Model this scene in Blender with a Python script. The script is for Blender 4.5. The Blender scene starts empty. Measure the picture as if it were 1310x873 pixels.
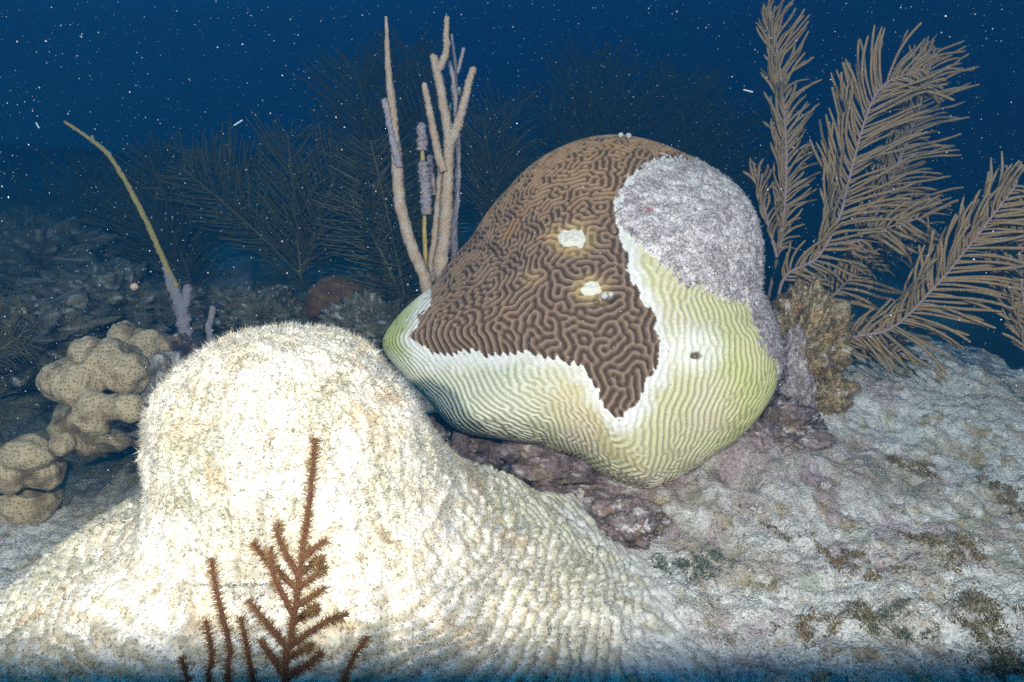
import bpy, math, random
import numpy as np
from mathutils import Matrix, Vector

# ------------------------------------------------------------------ camera, water light, strobe, exposure
sc = bpy.context.scene
FPX = 935.0
CAMZ, PITCH = 0.72, math.radians(18)
cam_d = bpy.data.cameras.new('camera'); cam = bpy.data.objects.new('camera', cam_d)
sc.collection.objects.link(cam); sc.camera = cam
cam.location = (0, 0, CAMZ); cam.rotation_euler = (math.radians(90) - PITCH, 0, 0)
cam_d.sensor_width = 36; cam_d.lens = 36 * FPX / 1310; cam_d.clip_start = 0.02; cam_d.clip_end = 200

w = bpy.data.worlds.new('World'); sc.world = w; w.use_nodes = True
nt = w.node_tree; bgn = nt.nodes['Background']
tc = nt.nodes.new('ShaderNodeTexCoord')
dot = nt.nodes.new('ShaderNodeVectorMath'); dot.operation = 'DOT_PRODUCT'
dot.inputs[1].default_value = (-0.62, 0.10, 0.78)        # towards the surface and the sun: water is brighter that way
nt.links.new(tc.outputs['Generated'], dot.inputs[0])
mr = nt.nodes.new('ShaderNodeMapRange'); mr.inputs[1].default_value = -1; mr.inputs[2].default_value = 1
nt.links.new(dot.outputs['Value'], mr.inputs[0])
cr = nt.nodes.new('ShaderNodeValToRGB')
e = cr.color_ramp.elements
e[0].position = 0.0; e[0].color = (0.000, 0.008, 0.022, 1)
e[1].position = 1.0; e[1].color = (0.004, 0.075, 0.14, 1)
for p_, c_ in ((0.42, (0.0003, 0.011, 0.045, 1)), (0.58, (0.0005, 0.026, 0.105, 1)), (0.72, (0.001, 0.066, 0.19, 1))):
    q = e.new(p_); q.color = c_
nt.links.new(mr.outputs[0], cr.inputs[0]); nt.links.new(cr.outputs[0], bgn.inputs['Color'])
bgn.inputs['Strength'].default_value = 2.2

sun_d = bpy.data.lights.new('sun', 'SUN'); sun = bpy.data.objects.new('sun', sun_d); sc.collection.objects.link(sun)
sun_d.energy = 0.14; sun_d.angle = math.radians(25); sun_d.color = (0.06, 0.80, 0.78)   # sunlight after metres of water
sun.rotation_euler = Vector((0.45, 0.15, -0.89)).to_track_quat('-Z', 'Y').to_euler()

# the divers' two strobes, up left and up right behind the camera; their cones stop short of the nearest sand
CUT_Y = 0.796
for nm_, loc_, en_, col_ in (('strobe', (-0.62, -0.85, 1.50), 335, (1.0, 0.83, 0.75)), ('strobe', (0.62, -0.85, 1.50), 345, (1.0, 0.85, 0.79))):
    sp_d = bpy.data.lights.new(nm_, 'SPOT'); sp = bpy.data.objects.new(nm_, sp_d); sc.collection.objects.link(sp)
    sp.location = loc_
    dvec = Vector((0, CUT_Y - loc_[1], -loc_[2])).normalized()
    sp.rotation_euler = Vector((0, -dvec.z, dvec.y)).to_track_quat('-Z', 'Y').to_euler()
    sp_d.spot_size = math.radians(179); sp_d.spot_blend = 0.005; sp_d.shadow_soft_size = 0.035
    sp_d.energy = en_; sp_d.color = col_

sc.view_settings.view_transform = 'Standard'; sc.view_settings.look = 'None'
sc.view_settings.exposure = 0.0; sc.view_settings.gamma = 1.0; sc.view_settings.use_curve_mapping = False
sc.render.engine = 'CYCLES'
sc.cycles.use_denoising = False      # the fine sediment grain must survive; leftover noise reads as film grain
sc.cycles.max_bounces = 5; sc.cycles.diffuse_bounces = 3; sc.cycles.glossy_bounces = 2
sc.cycles.volume_bounces = 0; sc.cycles.transparent_max_bounces = 8
sc.cycles.caustics_reflective = False; sc.cycles.caustics_refractive = False

# ------------------------------------------------------------------ helpers
COL = sc.collection
rng = np.random.default_rng(7); random.seed(7)
CP, SP = math.cos(PITCH), math.sin(PITCH)
CAM = np.array([0, 0, CAMZ])
def U(px, py, D):
    """photo pixel + distance along the view axis -> point in the place"""
    px, py, D = np.broadcast_arrays(np.asarray(px, float), np.asarray(py, float), np.asarray(D, float))
    a = (px - 655) / FPX; v = (py - 436.5) / FPX
    return np.stack([D * a, D * (CP - v * SP), CAMZ - D * (SP + v * CP)], -1)

def hash3(ix, iy, iz):
    h = (ix.astype(np.int64) * 374761393 + iy.astype(np.int64) * 668265263 + iz.astype(np.int64) * 2147483647) & 0xffffffff
    h = ((h ^ (h >> 13)) * 1274126177) & 0xffffffff
    h = ((h ^ (h >> 16)) * 2246822519) & 0xffffffff
    return ((h ^ (h >> 15)) & 0xffffff) / float(0xffffff) * 2 - 1
def vnoise(P):
    f = np.floor(P); t = P - f; i = f.astype(np.int64); t = t * t * t * (t * (t * 6 - 15) + 10)
    r = 0
    for dx in (0, 1):
        wx = t[..., 0] if dx else 1 - t[..., 0]
        for dy in (0, 1):
            wy = t[..., 1] if dy else 1 - t[..., 1]
            for dz in (0, 1):
                wz = t[..., 2] if dz else 1 - t[..., 2]
                r = r + wx * wy * wz * hash3(i[..., 0] + dx, i[..., 1] + dy, i[..., 2] + dz)
    return r
def fbm(P, scale, octaves=4, gain=0.5, off=0.0):
    P = np.asarray(P, float) * scale + off
    a, s, r = 1.0, 0.0, 0
    for _ in range(octaves):
        r = r + a * vnoise(P); s += a; a *= gain; P = P * 2.03 + 17.3
    return r / s
def sstep(a, b, x):
    t = np.clip((x - a) / (b - a), 0, 1); return t * t * (3 - 2 * t)
def lerp(a, b, t):
    return a + (b - a) * t
def mixc(c0, c1, t):
    return np.asarray(c0) * (1 - t[..., None]) + np.asarray(c1) * t[..., None]

def mesh_np(name, V, F, mat=None, cols=None, smooth=True, attrs=None):
    """V (n,3), F (m,3|4) -> mesh data with an optional colour attribute"""
    V = np.asarray(V, np.float32); F = np.asarray(F, np.int32)
    me = bpy.data.meshes.new(name)
    k = F.shape[1]
    me.vertices.add(len(V)); me.vertices.foreach_set('co', V.ravel())
    me.loops.add(F.size); me.loops.foreach_set('vertex_index', F.ravel())
    me.polygons.add(len(F)); me.polygons.foreach_set('loop_start', np.arange(len(F), dtype=np.int32) * k)
    if smooth: me.polygons.foreach_set('use_smooth', np.ones(len(F), bool))
    if cols is not None:
        at = me.color_attributes.new('Col', 'FLOAT_COLOR', 'POINT')
        c4 = np.ones((len(V), 4), np.float32); c4[:, :3] = np.clip(cols, 0, 1); at.data.foreach_set('color', c4.ravel())
    me.update(calc_edges=True); me.validate()
    if mat: me.materials.append(mat)
    return me
def obj(name, me, parent=None, loc=None):
    o = bpy.data.objects.new(name, me); COL.objects.link(o)
    if loc is not None: o.location = loc
    if parent is not None: o.parent = parent
    return o
def tag(o, label=None, cat=None, group=None, kind=None):
    if label: o['label'] = label
    if cat: o['category'] = cat
    if group: o['group'] = group
    if kind: o['kind'] = kind
    return o
def thing(name, loc, label, cat, group=None):
    o = bpy.data.objects.new(name, None); COL.objects.link(o); o.location = loc; o.empty_display_size = 0.05
    return tag(o, label, cat, group)

def grid_faces(n, m, wrap=False):
    """n rows x m columns"""
    i, j = np.meshgrid(np.arange(n - 1), np.arange(m if wrap else m - 1), indexing='ij')
    j2 = (j + 1) % m
    return np.stack([i * m + j, i * m + j2, (i + 1) * m + j2, (i + 1) * m + j], -1).reshape(-1, 4)
def frames(pts):
    T = np.gradient(pts, axis=0); T /= np.linalg.norm(T, axis=1)[:, None] + 1e-12
    N = np.zeros_like(T); ref = np.array([0.0, -1.0, 0.15])
    for k in range(len(T)):
        n = ref - T[k] * ref.dot(T[k]); n /= np.linalg.norm(n) + 1e-12; N[k] = n; ref = n
    return T, N, np.cross(T, N)
def tube(pts, rad, seg=8, rough=0.0, nscale=120.0):
    pts = np.asarray(pts, float); rad = np.broadcast_to(np.asarray(rad, float), (len(pts),))
    T, N, B = frames(pts)
    a = np.linspace(0, 2 * np.pi, seg, endpoint=False)
    d = np.cos(a)[None, :, None] * N[:, None] + np.sin(a)[None, :, None] * B[:, None]
    R = rad[:, None] * np.ones(seg)[None]
    if rough:
        R = R * (1 + rough * vnoise((pts[:, None] + d * R[..., None]) * nscale))
    V = (pts[:, None] + d * R[..., None]).reshape(-1, 3)
    F = grid_faces(len(pts), seg, wrap=True)
    c0, c1 = len(V), len(V) + 1
    V = np.vstack([V, pts[0], pts[-1] + T[-1] * rad[-1] * 0.7])
    j = np.arange(seg); L = (len(pts) - 1) * seg
    q0 = np.stack([j, np.full(seg, c0), np.full(seg, c0), (j + 1) % seg], -1)
    cap0 = np.stack([(j + 1) % seg, j, np.full(seg, c0)], -1); cap1 = np.stack([L + j, L + (j + 1) % seg, np.full(seg, c1)], -1)
    tri = np.vstack([F[:, [0, 1, 2]], F[:, [0, 2, 3]], cap0, cap1])
    return V, tri
def join(parts):
    V, F, n = [], [], 0
    for v, f in parts:
        V.append(v); F.append(f + n); n += len(v)
    return np.vstack(V), np.vstack(F)
def spline(pts, n):
    """Catmull-Rom through pts, n samples evenly spaced by length"""
    P = np.asarray(pts, float); P = np.vstack([2 * P[0] - P[1], P, 2 * P[-1] - P[-2]])
    out = []
    for k in range(1, len(P) - 2):
        t = np.linspace(0, 1, 24, endpoint=False)[:, None]
        a, b, c, d = P[k - 1], P[k], P[k + 1], P[k + 2]
        out.append(0.5 * (2 * b + (c - a) * t + (2 * a - 5 * b + 4 * c - d) * t ** 2 + (3 * b - a - 3 * c + d) * t ** 3))
    out = np.vstack(out + [P[-2][None]])
    s = np.r_[0, np.cumsum(np.linalg.norm(np.diff(out, axis=0), axis=1))]
    q = np.linspace(0, s[-1], n)
    return np.stack([np.interp(q, s, out[:, i]) for i in range(3)], -1)
def tri_of(F):
    return F if F.shape[1] == 3 else np.vstack([F[:, [0, 1, 2]], F[:, [0, 2, 3]]])
def sample(V, F, n, weight=None):
    """n random points on a surface -> points, normals, nearest-vertex index"""
    T = tri_of(np.asarray(F)); a, b, c = V[T[:, 0]], V[T[:, 1]], V[T[:, 2]]
    nn = np.cross(b - a, c - a); A = np.linalg.norm(nn, axis=1)
    p = A * (weight[T].mean(1) if weight is not None else 1); p = p / p.sum()
    k = rng.choice(len(T), n, p=p); r1 = np.sqrt(rng.random(n))[:, None]; r2 = rng.random(n)[:, None]
    P = a[k] * (1 - r1) + b[k] * r1 * (1 - r2) + c[k] * r1 * r2
    return P, nn[k] / (A[k][:, None] + 1e-12), T[k, 0]
def blades(P, N, length, width, cols, per=3, spread=0.7, bend=0.4, simple=False):
    """little tapering three-sided filaments standing on a surface, two joints each"""
    n = len(P) * per
    P = np.repeat(P, per, 0); N = np.repeat(N, per, 0); cols = np.repeat(cols, per, 0)
    length = np.repeat(np.broadcast_to(length, (n // per,)), per) * rng.uniform(0.45, 1.3, n)
    d = N + rng.normal(0, spread, (n, 3)); d /= np.linalg.norm(d, axis=1)[:, None]
    d2 = d + rng.normal(0, bend, (n, 3)); d2 /= np.linalg.norm(d2, axis=1)[:, None]
    s = np.cross(d, rng.normal(0, 1, (n, 3))); s /= np.linalg.norm(s, axis=1)[:, None] + 1e-9
    t = np.cross(d, s)
    wd = (np.repeat(np.broadcast_to(width, (n // per,)), per) * rng.uniform(0.7, 1.3, n))[:, None]
    L = length[:, None]
    base = P - N * 0.0008
    c = cols * rng.uniform(0.8, 1.2, (n, 1))
    if simple:                                        # one joint, four corners
        V = np.empty((n, 4, 3))
        for k in range(3):
            a = 2 * np.pi * k / 3; V[:, k] = base + (math.cos(a) * s + math.sin(a) * t) * wd
        V[:, 3] = base + (d * 0.6 + d2 * 0.4) * L
        F = (np.arange(n)[:, None, None] * 4 + np.array([(0, 1, 3), (1, 2, 3), (2, 0, 3)])[None]).reshape(-1, 3)
        return V.reshape(-1, 3), F, np.repeat(c[:, None], 4, 1).reshape(-1, 3)
    mid = base + d * L * 0.55; tip = mid + d2 * L * 0.45
    V = np.empty((n, 7, 3))
    for k in range(3):
        a = 2 * np.pi * k / 3; o = (math.cos(a) * s + math.sin(a) * t) * wd
        V[:, k] = base + o; V[:, 3 + k] = mid + o * 0.8
    V[:, 6] = tip
    f = []
    for k in range(3):
        k2 = (k + 1) % 3
        f += [(k, k2, 3 + k2), (k, 3 + k2, 3 + k), (3 + k, 3 + k2, 6)]
    F = (np.arange(n)[:, None, None] * 7 + np.array(f)[None]).reshape(-1, 3)
    return V.reshape(-1, 3), F, np.repeat(c[:, None], 7, 1).reshape(-1, 3)

def grains(P, N, size, cols):
    """crumbs of sediment and stubby turf: little random tetrahedra lying on a surface"""
    n = len(P); a = rng.normal(0, 1, (n, 3)); a /= np.linalg.norm(a, axis=1)[:, None]
    b = np.cross(a, rng.normal(0, 1, (n, 3))); b /= np.linalg.norm(b, axis=1)[:, None]; c = np.cross(a, b)
    T = np.array([(1, 1, 1), (1, -1, -1), (-1, 1, -1), (-1, -1, 1)]) / 3 ** .5
    d = T[None, :, :1] * a[:, None] + T[None, :, 1:2] * b[:, None] + T[None, :, 2:] * c[:, None]
    V = (P + N * (size * .3)[:, None])[:, None] + d * (size[:, None] * rng.uniform(.75, 1.2, (n, 4)))[..., None]
    F = (np.arange(n)[:, None, None] * 4 + np.array([(0, 1, 2), (0, 2, 3), (0, 3, 1), (1, 3, 2)])[None]).reshape(-1, 3)
    return V.reshape(-1, 3), F, np.repeat(cols, 4, 0)
def both(a, b):
    return np.vstack([a[0], b[0]]), np.vstack([a[1], b[1] + len(a[0])]), np.vstack([a[2], b[2]])

# ------------------------------------------------------------------ materials (all node based)
def material(name, base=None, rough=0.85, spec=0.15, noise=(40, 0.25), bump=(300, 0.3, 0.002), tint=None, sub=0.0, emit=None, transl=0.0):
    """base None = colour attribute; noise = (scale, amount) mottling; bump = (scale, strength, distance); tint = (colour, scale, lo, hi) blotches"""
    m = bpy.data.materials.new(name); m.use_nodes = True
    t = m.node_tree; b = t.nodes['Principled BSDF']; L = t.links.new
    b.inputs['Roughness'].default_value = rough; b.inputs['Specular IOR Level'].default_value = spec
    tcn = t.nodes.new('ShaderNodeTexCoord'); geo = t.nodes.new('ShaderNodeNewGeometry')
    pos = geo.outputs['Position']
    if base is None:
        a = t.nodes.new('ShaderNodeVertexColor'); a.layer_name = 'Col'; colr = a.outputs['Color']
    else:
        a = t.nodes.new('ShaderNodeRGB'); a.outputs[0].default_value = (*base, 1); colr = a.outputs[0]
    if tint:
        n2 = t.nodes.new('ShaderNodeTexNoise'); n2.inputs['Scale'].default_value = tint[1]; n2.inputs['Detail'].default_value = 5
        L(pos, n2.inputs['Vector'])
        r2 = t.nodes.new('ShaderNodeMapRange'); r2.inputs[1].default_value = tint[2]; r2.inputs[2].default_value = tint[3]; L(n2.outputs['Fac'], r2.inputs[0])
        mx = t.nodes.new('ShaderNodeMix'); mx.data_type = 'RGBA'; L(r2.outputs[0], mx.inputs[0]); L(colr, mx.inputs[6]); mx.inputs[7].default_value = (*tint[0], 1)
        colr = mx.outputs[2]
    if noise:
        n1 = t.nodes.new('ShaderNodeTexNoise'); n1.inputs['Scale'].default_value = noise[0]; n1.inputs['Detail'].default_value = 6; n1.inputs['Roughness'].default_value = 0.65
        L(pos, n1.inputs['Vector'])
        r1 = t.nodes.new('ShaderNodeMapRange'); r1.inputs[1].default_value = 0.3; r1.inputs[2].default_value = 0.7
        r1.inputs[3].default_value = 1 - noise[1]; r1.inputs[4].default_value = 1 + noise[1]; L(n1.outputs['Fac'], r1.inputs[0])
        h = t.nodes.new('ShaderNodeVectorMath'); h.operation = 'SCALE'; L(colr, h.inputs[0]); L(r1.outputs[0], h.inputs['Scale']); colr = h.outputs[0]
    L(colr, b.inputs['Base Color'])
    if bump:
        n3 = t.nodes.new('ShaderNodeTexNoise'); n3.inputs['Scale'].default_value = bump[0]; n3.inputs['Detail'].default_value = 4; L(pos, n3.inputs['Vector'])
        bp = t.nodes.new('ShaderNodeBump'); bp.inputs['Strength'].default_value = bump[1]; bp.inputs['Distance'].default_value = bump[2]
        L(n3.outputs['Fac'], bp.inputs['Height']); L(bp.outputs[0], b.inputs['Normal'])
    if transl:
        out = t.nodes['Material Output']; tr = t.nodes.new('ShaderNodeBsdfTranslucent'); L(colr, tr.inputs['Color'])
        ms = t.nodes.new('ShaderNodeMixShader'); ms.inputs[0].default_value = transl
        L(b.outputs[0], ms.inputs[1]); L(tr.outputs[0], ms.inputs[2]); L(ms.outputs[0], out.inputs['Surface'])
    return m
M = {}
M['seabed'] = material('seabed_turf', None, noise=(190, 0.45), bump=(240, 0.8, 0.008))
M['fuzz'] = material('turf_filament', None, noise=None, bump=None, transl=0.4)
M['coral'] = material('coral_tissue', None, noise=(220, 0.16), bump=(700, 0.25, 0.001), rough=0.7, spec=0.2)
M['dead'] = material('dead_coral_turf', None, noise=(300, 0.4), bump=(420, 0.8, 0.004))
M['rock'] = material('reef_rock', None, noise=(140, 0.5), bump=(300, 0.8, 0.006))
M['branch'] = material('gorgonian_branch', (0.33, 0.225, 0.12), noise=(260, 0.35), bump=(900, 0.8, 0.003), tint=((0.29, 0.225, 0.135), 14, 0.45, 0.65))
M['rachis'] = material('gorgonian_stem', (0.30, 0.22, 0.24), noise=(200, 0.25), bump=(700, 0.5, 0.002))
M['rod'] = material('sea_rod_polyps', (0.56, 0.42, 0.30), noise=(420, 0.35), bump=(650, 1.0, 0.004), tint=((0.60, 0.50, 0.42), 25, 0.45, 0.6))
M['rod_grey'] = material('sea_rod_overgrown', (0.38, 0.35, 0.40), noise=(300, 0.4), bump=(450, 1.0, 0.005), tint=((0.46, 0.36, 0.34), 40, 0.5, 0.6))
M['whip'] = material('whip_bark', (0.42, 0.33, 0.12), noise=(200, 0.3), bump=(700, 0.6, 0.003))
M['bushfar'] = material('far_gorgonian', (0.105, 0.10, 0.052), noise=(90, 0.3), bump=None)
M['twig'] = material('foreground_twig', (0.105, 0.044, 0.030), noise=(400, 0.35), bump=(900, 0.7, 0.002))
M['polyp'] = material('golden_polyps', (0.36, 0.23, 0.095), noise=None, bump=None, transl=0.45)
M['snow'] = material('marine_snow', (0.42, 0.46, 0.5), noise=None, bump=None, rough=0.6)
M['pale'] = material('pale_growth', (0.5, 0.5, 0.48), noise=(300, 0.2), bump=(500, 0.5, 0.002))
M['brownmound'] = material('brown_mound_coral', (0.14, 0.066, 0.034), noise=(60, 0.3), bump=(200, 0.6, 0.006), tint=((0.17, 0.11, 0.055), 12, 0.4, 0.6))
M['sponge'] = material('blue_grey_sponge', (0.34, 0.42, 0.45), noise=(60, 0.3), bump=(150, 0.6, 0.008))

def star_coral_mat():
    m = bpy.data.materials.new('star_coral_polyps'); m.use_nodes = True; t = m.node_tree; b = t.nodes['Principled BSDF']; L = t.links.new
    geo = t.nodes.new('ShaderNodeNewGeometry')
    v = t.nodes.new('ShaderNodeTexVoronoi'); v.inputs['Scale'].default_value = 150; v.inputs['Randomness'].default_value = 0.55; L(geo.outputs['Position'], v.inputs['Vector'])
    r = t.nodes.new('ShaderNodeValToRGB'); q = r.color_ramp.elements
    q[0].position = 0.27; q[0].color = (0.25, 0.17, 0.10, 1); q[1].position = 0.47; q[1].color = (0.42, 0.35, 0.225, 1); L(v.outputs['Distance'], r.inputs[0])
    n = t.nodes.new('ShaderNodeTexNoise'); n.inputs['Scale'].default_value = 18; n.inputs['Detail'].default_value = 5; L(geo.outputs['Position'], n.inputs['Vector'])
    mr_ = t.nodes.new('ShaderNodeMapRange'); mr_.inputs[1].default_value = .52; mr_.inputs[2].default_value = .68; L(n.outputs['Fac'], mr_.inputs[0])
    mx = t.nodes.new('ShaderNodeMix'); mx.data_type = 'RGBA'; L(mr_.outputs[0], mx.inputs[0]); L(r.outputs[0], mx.inputs[6]); mx.inputs[7].default_value = (.17, .12, .07, 1)
    L(mx.outputs[2], b.inputs['Base Color']); b.inputs['Roughness'].default_value = .75; b.inputs['Specular IOR Level'].default_value = .2
    bp = t.nodes.new('ShaderNodeBump'); bp.inputs['Strength'].default_value = .6; bp.inputs['Distance'].default_value = .003
    L(v.outputs['Distance'], bp.inputs['Height']); L(bp.outputs[0], b.inputs['Normal'])
    return m
M['star'] = star_coral_mat()

# ------------------------------------------------------------------ seabed
def gauss(x, y, cx, cy, s):
    return np.exp(-((x - cx) ** 2 + (y - cy) ** 2) / (2 * s * s))
PITS = [(735, 632, 1.22), (792, 706, 1.10), (946, 578, 1.30), (682, 612, 1.24), (560, 585, 1.3)]
PITXY = [U(*p)[:2] for p in PITS]
def H(x, y, fine=True):
    x = np.asarray(x, float); y = np.asarray(y, float)
    P = np.stack([x, y, np.zeros_like(x)], -1)
    h = 0.02 + 0.05 * fbm(P, 1.7, 3) + 0.035 * gauss(x, y, 0.25, 1.35, 0.35)
    h = h + 0.11 * gauss(x, y, 1.0, 1.85, 0.36) + 0.09 * gauss(x, y, 0.46, 1.31, 0.15)
    # the spur on the right ends, the bottom falls away beyond it
    edge = x - 1.20 - 0.10 * (y - 1.3) + 0.06 * fbm(P, 5, 2, off=3)
    h = h - 0.45 * sstep(0.0, 0.5, edge) * sstep(0.9, 1.5, y)
    h = h - 0.35 * sstep(1.95, 2.7, y + 0.1 * fbm(P, 4, 2, off=9)) * sstep(0.2, 0.8, x)
    # lower ground behind the white mound on the left
    h = h - 0.10 * sstep(-0.45, -0.9, x) * sstep(0.7, 1.1, y)
    h = h + 0.25 * fbm(P, 0.35, 3, off=31) * sstep(2.2, 5, y)
    for cx, cy in PITXY:
        h = h - 0.10 * gauss(x, y, cx, cy, 0.020)
    if fine:
        n = fbm(P, 9, 4, 0.55, off=5); r = 1 - np.abs(fbm(P, 26, 3, 0.55, off=8))
        h = h + 0.026 * n + 0.016 * (r - 0.7) + 0.008 * fbm(P, 75, 2, off=2)
    return h
def Hs(x, y): return float(H(np.array([x]), np.array([y]))[0])

def axis_pts(lo, hi, dense_lo, dense_hi, step):
    d = np.arange(dense_lo, dense_hi, step); out = [d]
    a, s = dense_hi, step
    up = []
    while a < hi: s *= 1.09; up.append(a); a += s
    up.append(hi); a, s = dense_lo - step, step; dn = []
    while a > lo: dn.append(a); s *= 1.09; a -= s
    dn.append(lo)
    return np.r_[np.array(dn)[::-1], d, up]
def ground_cols(P):
    x, y = P[:, 0], P[:, 1]; P2 = np.stack([x, y, P[:, 2]], -1)
    c = np.tile([0.53, 0.525, 0.50], (len(P), 1))
    n = fbm(P2, 6, 4, 0.6, off=4); c = mixc(c, c * 0 + [0.32, 0.27, 0.20], sstep(0.10, 0.42, n) * 0.7)
    n = fbm(P2, 16, 4, 0.6, off=14); c = mixc(c, c * 0 + [0.24, 0.26, 0.19], sstep(0.16, 0.42, n) * 0.65)
    n = fbm(P2, 28, 3, 0.6, off=24); c = mixc(c, c * 0 + [0.30, 0.235, 0.11], sstep(0.22, 0.45, n) * 0.8)
    n = fbm(P2, 11, 4, 0.6, off=44); c = mixc(c, c * 0 + [0.34, 0.265, 0.28], sstep(0.12, 0.4, n) * 0.7)
    n = fbm(P2, 35, 3, 0.6, off=54); c = mixc(c, c * 0 + [0.62, 0.62, 0.60], sstep(0.15, 0.4, n) * 0.8)
    pur = np.clip(gauss(x, y, 0.22, 1.18, 0.11) + gauss(x, y, 0.50, 1.30, 0.13) + gauss(x, y, 0.0, 1.25, 0.10) * .9, 0, 1)
    c = mixc(c, c * [0.62, 0.48, 0.50], pur * sstep(-0.5, 0.25, fbm(P2, 20, 3, off=70)))
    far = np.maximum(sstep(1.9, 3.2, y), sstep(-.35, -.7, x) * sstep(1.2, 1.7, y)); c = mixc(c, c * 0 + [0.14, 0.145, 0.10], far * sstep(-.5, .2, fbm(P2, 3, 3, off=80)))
    return c * (1 + 0.22 * fbm(P2, 120, 2, off=60))[:, None]
gx = axis_pts(-12, 12, -1.15, 1.35, 0.0065); gy = axis_pts(-2, 14, 0.45, 2.05, 0.0065)
X, Y = np.meshgrid(gx, gy); Z = H(X, Y)
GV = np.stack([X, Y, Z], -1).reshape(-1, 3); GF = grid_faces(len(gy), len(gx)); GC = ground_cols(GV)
seabed = obj('seabed', mesh_np('seabed', GV, GF, M['seabed'], GC))
tag(seabed, 'pale grey turf covered reef bottom around the corals', None, None, 'structure')

# short turf on the near part of the bottom
inview = (GV[:, 1] > 0.45) & (GV[:, 1] < 2.3) & (np.abs(GV[:, 0]) < 0.3 + 0.72 * GV[:, 1])
wgt = inview / (0.35 + GV[:, 1] ** 2) * (0.4 + sstep(-.4, .4, fbm(GV, 14, 3, off=91)))
near = np.where(inview[GF].all(1))[0]
P, N, K = sample(GV, GF[near], 125000, wgt)
N = np.where(N[:, 2:] < 0, -N, N)
tc_ = np.clip(GC[K] * rng.lognormal(0.05, 0.26, (len(K), 1)) + 0.03, 0, 1)
och = sstep(0.1, 0.35, fbm(P, 10, 3, off=33)); tc_ = mixc(tc_, tc_ * 0 + [0.33, 0.25, 0.12], och * (rng.random(len(K)) < 0.45))
wh_ = rng.random(len(K)); tc_ = np.where((wh_ < .22)[:, None], [.66, .65, .62], tc_); tc_ = np.where((wh_ > .965)[:, None], tc_ * .45, tc_)
k_ = 116000; gr = grains(P[:k_], N[:k_], rng.lognormal(math.log(.00125), .4, k_), tc_[:k_])
tv, tf, tcol = both(gr, blades(P[k_:], N[k_:], 0.0055 + 0.006 * och[k_:], 0.0007, tc_[k_:], per=3, spread=.9, simple=True))
tag(obj('turf_algae', mesh_np('turf_algae', tv, tf, M['fuzz'], tcol, smooth=False)), 'short pale fuzzy turf algae carpeting the reef bottom', 'algae', None, 'stuff')

# ------------------------------------------------------------------ brain coral
CPX, CPY, D0, ADEP, KT = 765.0, 400.0, 1.46, 0.235, 0.42
OUT = np.array([(485, 440), (518, 396), (560, 364), (605, 305), (650, 243), (700, 198), (750, 178), (800, 174), (850, 185), (900, 210), (940, 240), (963, 280), (972, 330), (970, 372), (988, 402),
                (1000, 450), (993, 495), (960, 545), (905, 590), (860, 617), (825, 628), (790, 616), (740, 584), (690, 566), (640, 560), (580, 548), (545, 508), (510, 472)], float)
oa = np.arctan2(-(OUT[:, 1] - CPY), OUT[:, 0] - CPX); orad = np.hypot(OUT[:, 0] - CPX, OUT[:, 1] - CPY)
s_ = np.argsort(oa); oa, orad = oa[s_], orad[s_]
ta = np.linspace(-np.pi, np.pi, 721)[:-1]; tr_ = np.interp(ta, oa, orad, period=2 * np.pi)
kern = np.exp(-0.5 * (np.arange(-12, 13) / 4.0) ** 2); kern /= kern.sum()
tr_ = np.convolve(np.r_[tr_[-12:], tr_, tr_[:12]], kern, 'valid')
def coral_base(u, v):
    th = np.hypot(u, v); ph = np.arctan2(v, u)
    R = np.interp(ph, ta, tr_, period=2 * np.pi)
    Rm = 250.0; R = lerp(Rm, R, sstep(0.0, 0.9, th))
    s = np.sin(np.minimum(th, np.pi)); c = np.cos(np.minimum(th, np.pi))
    px = CPX + R * s * np.cos(ph); py = CPY - R * s * np.sin(ph)
    cc = np.sign(c) * np.abs(c) ** 0.92
    D = D0 - np.where(c > 0, ADEP, 0.30) * cc + KT * (CPY - py) / FPX * D0
    # flank above the lower left skirt is hollowed, the skirt flares towards the viewer
    D = D + 0.030 * np.exp(-(((px - 600) / 90) ** 2 + ((py - 440) / 30) ** 2)) - 0.035 * np.exp(-(((px - 640) / 120) ** 2 + ((py - 540) / 40) ** 2))
    D = D - 0.030 * np.exp(-(((px - 880) / 60) ** 2 + ((py - 300) / 70) ** 2)) + 0.02 * np.exp(-(((px - 930) / 60) ** 2 + ((py - 400) / 25) ** 2))
    X = U(px, py, D)
    return X + 0.012 * (vnoise(X * 6.0)[..., None]) * np.array([0.3, -1, 0.3]), px, py
def poly_sd(px, py, poly):
    """signed pixel distance to a polygon, negative inside"""
    poly = np.asarray(poly, float); d = np.full(px.shape, 1e9); ins = np.zeros(px.shape, bool)
    for (x0, y0), (x1, y1) in zip(poly, np.roll(poly, -1, 0)):
        ex, ey = x1 - x0, y1 - y0
        t = np.clip(((px - x0) * ex + (py - y0) * ey) / (ex * ex + ey * ey + 1e-9), 0, 1)
        d = np.minimum(d, np.hypot(px - x0 - t * ex, py - y0 - t * ey))
        cr_ = ((y0 > py) != (y1 > py)) & (px < (x1 - x0) * (py - y0) / (y1 - y0 + 1e-12) + x0); ins ^= cr_
    return np.where(ins, -d, d)
BROWN = [(523, 432), (533, 410), (556, 380), (540, 330), (600, 230), (690, 150), (800, 140), (960, 150), (960, 225), (905, 212), (868, 204), (838, 206), (806, 228), (788, 262), (788, 290), (797, 318), (801, 345), (815, 372), (832, 395), (842, 425), (842, 455),
         (831, 485), (811, 515), (789, 538), (775, 522), (766, 506), (752, 480), (736, 466), (714, 457), (690, 456), (650, 450), (600, 452), (560, 455), (541, 446)]
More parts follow.
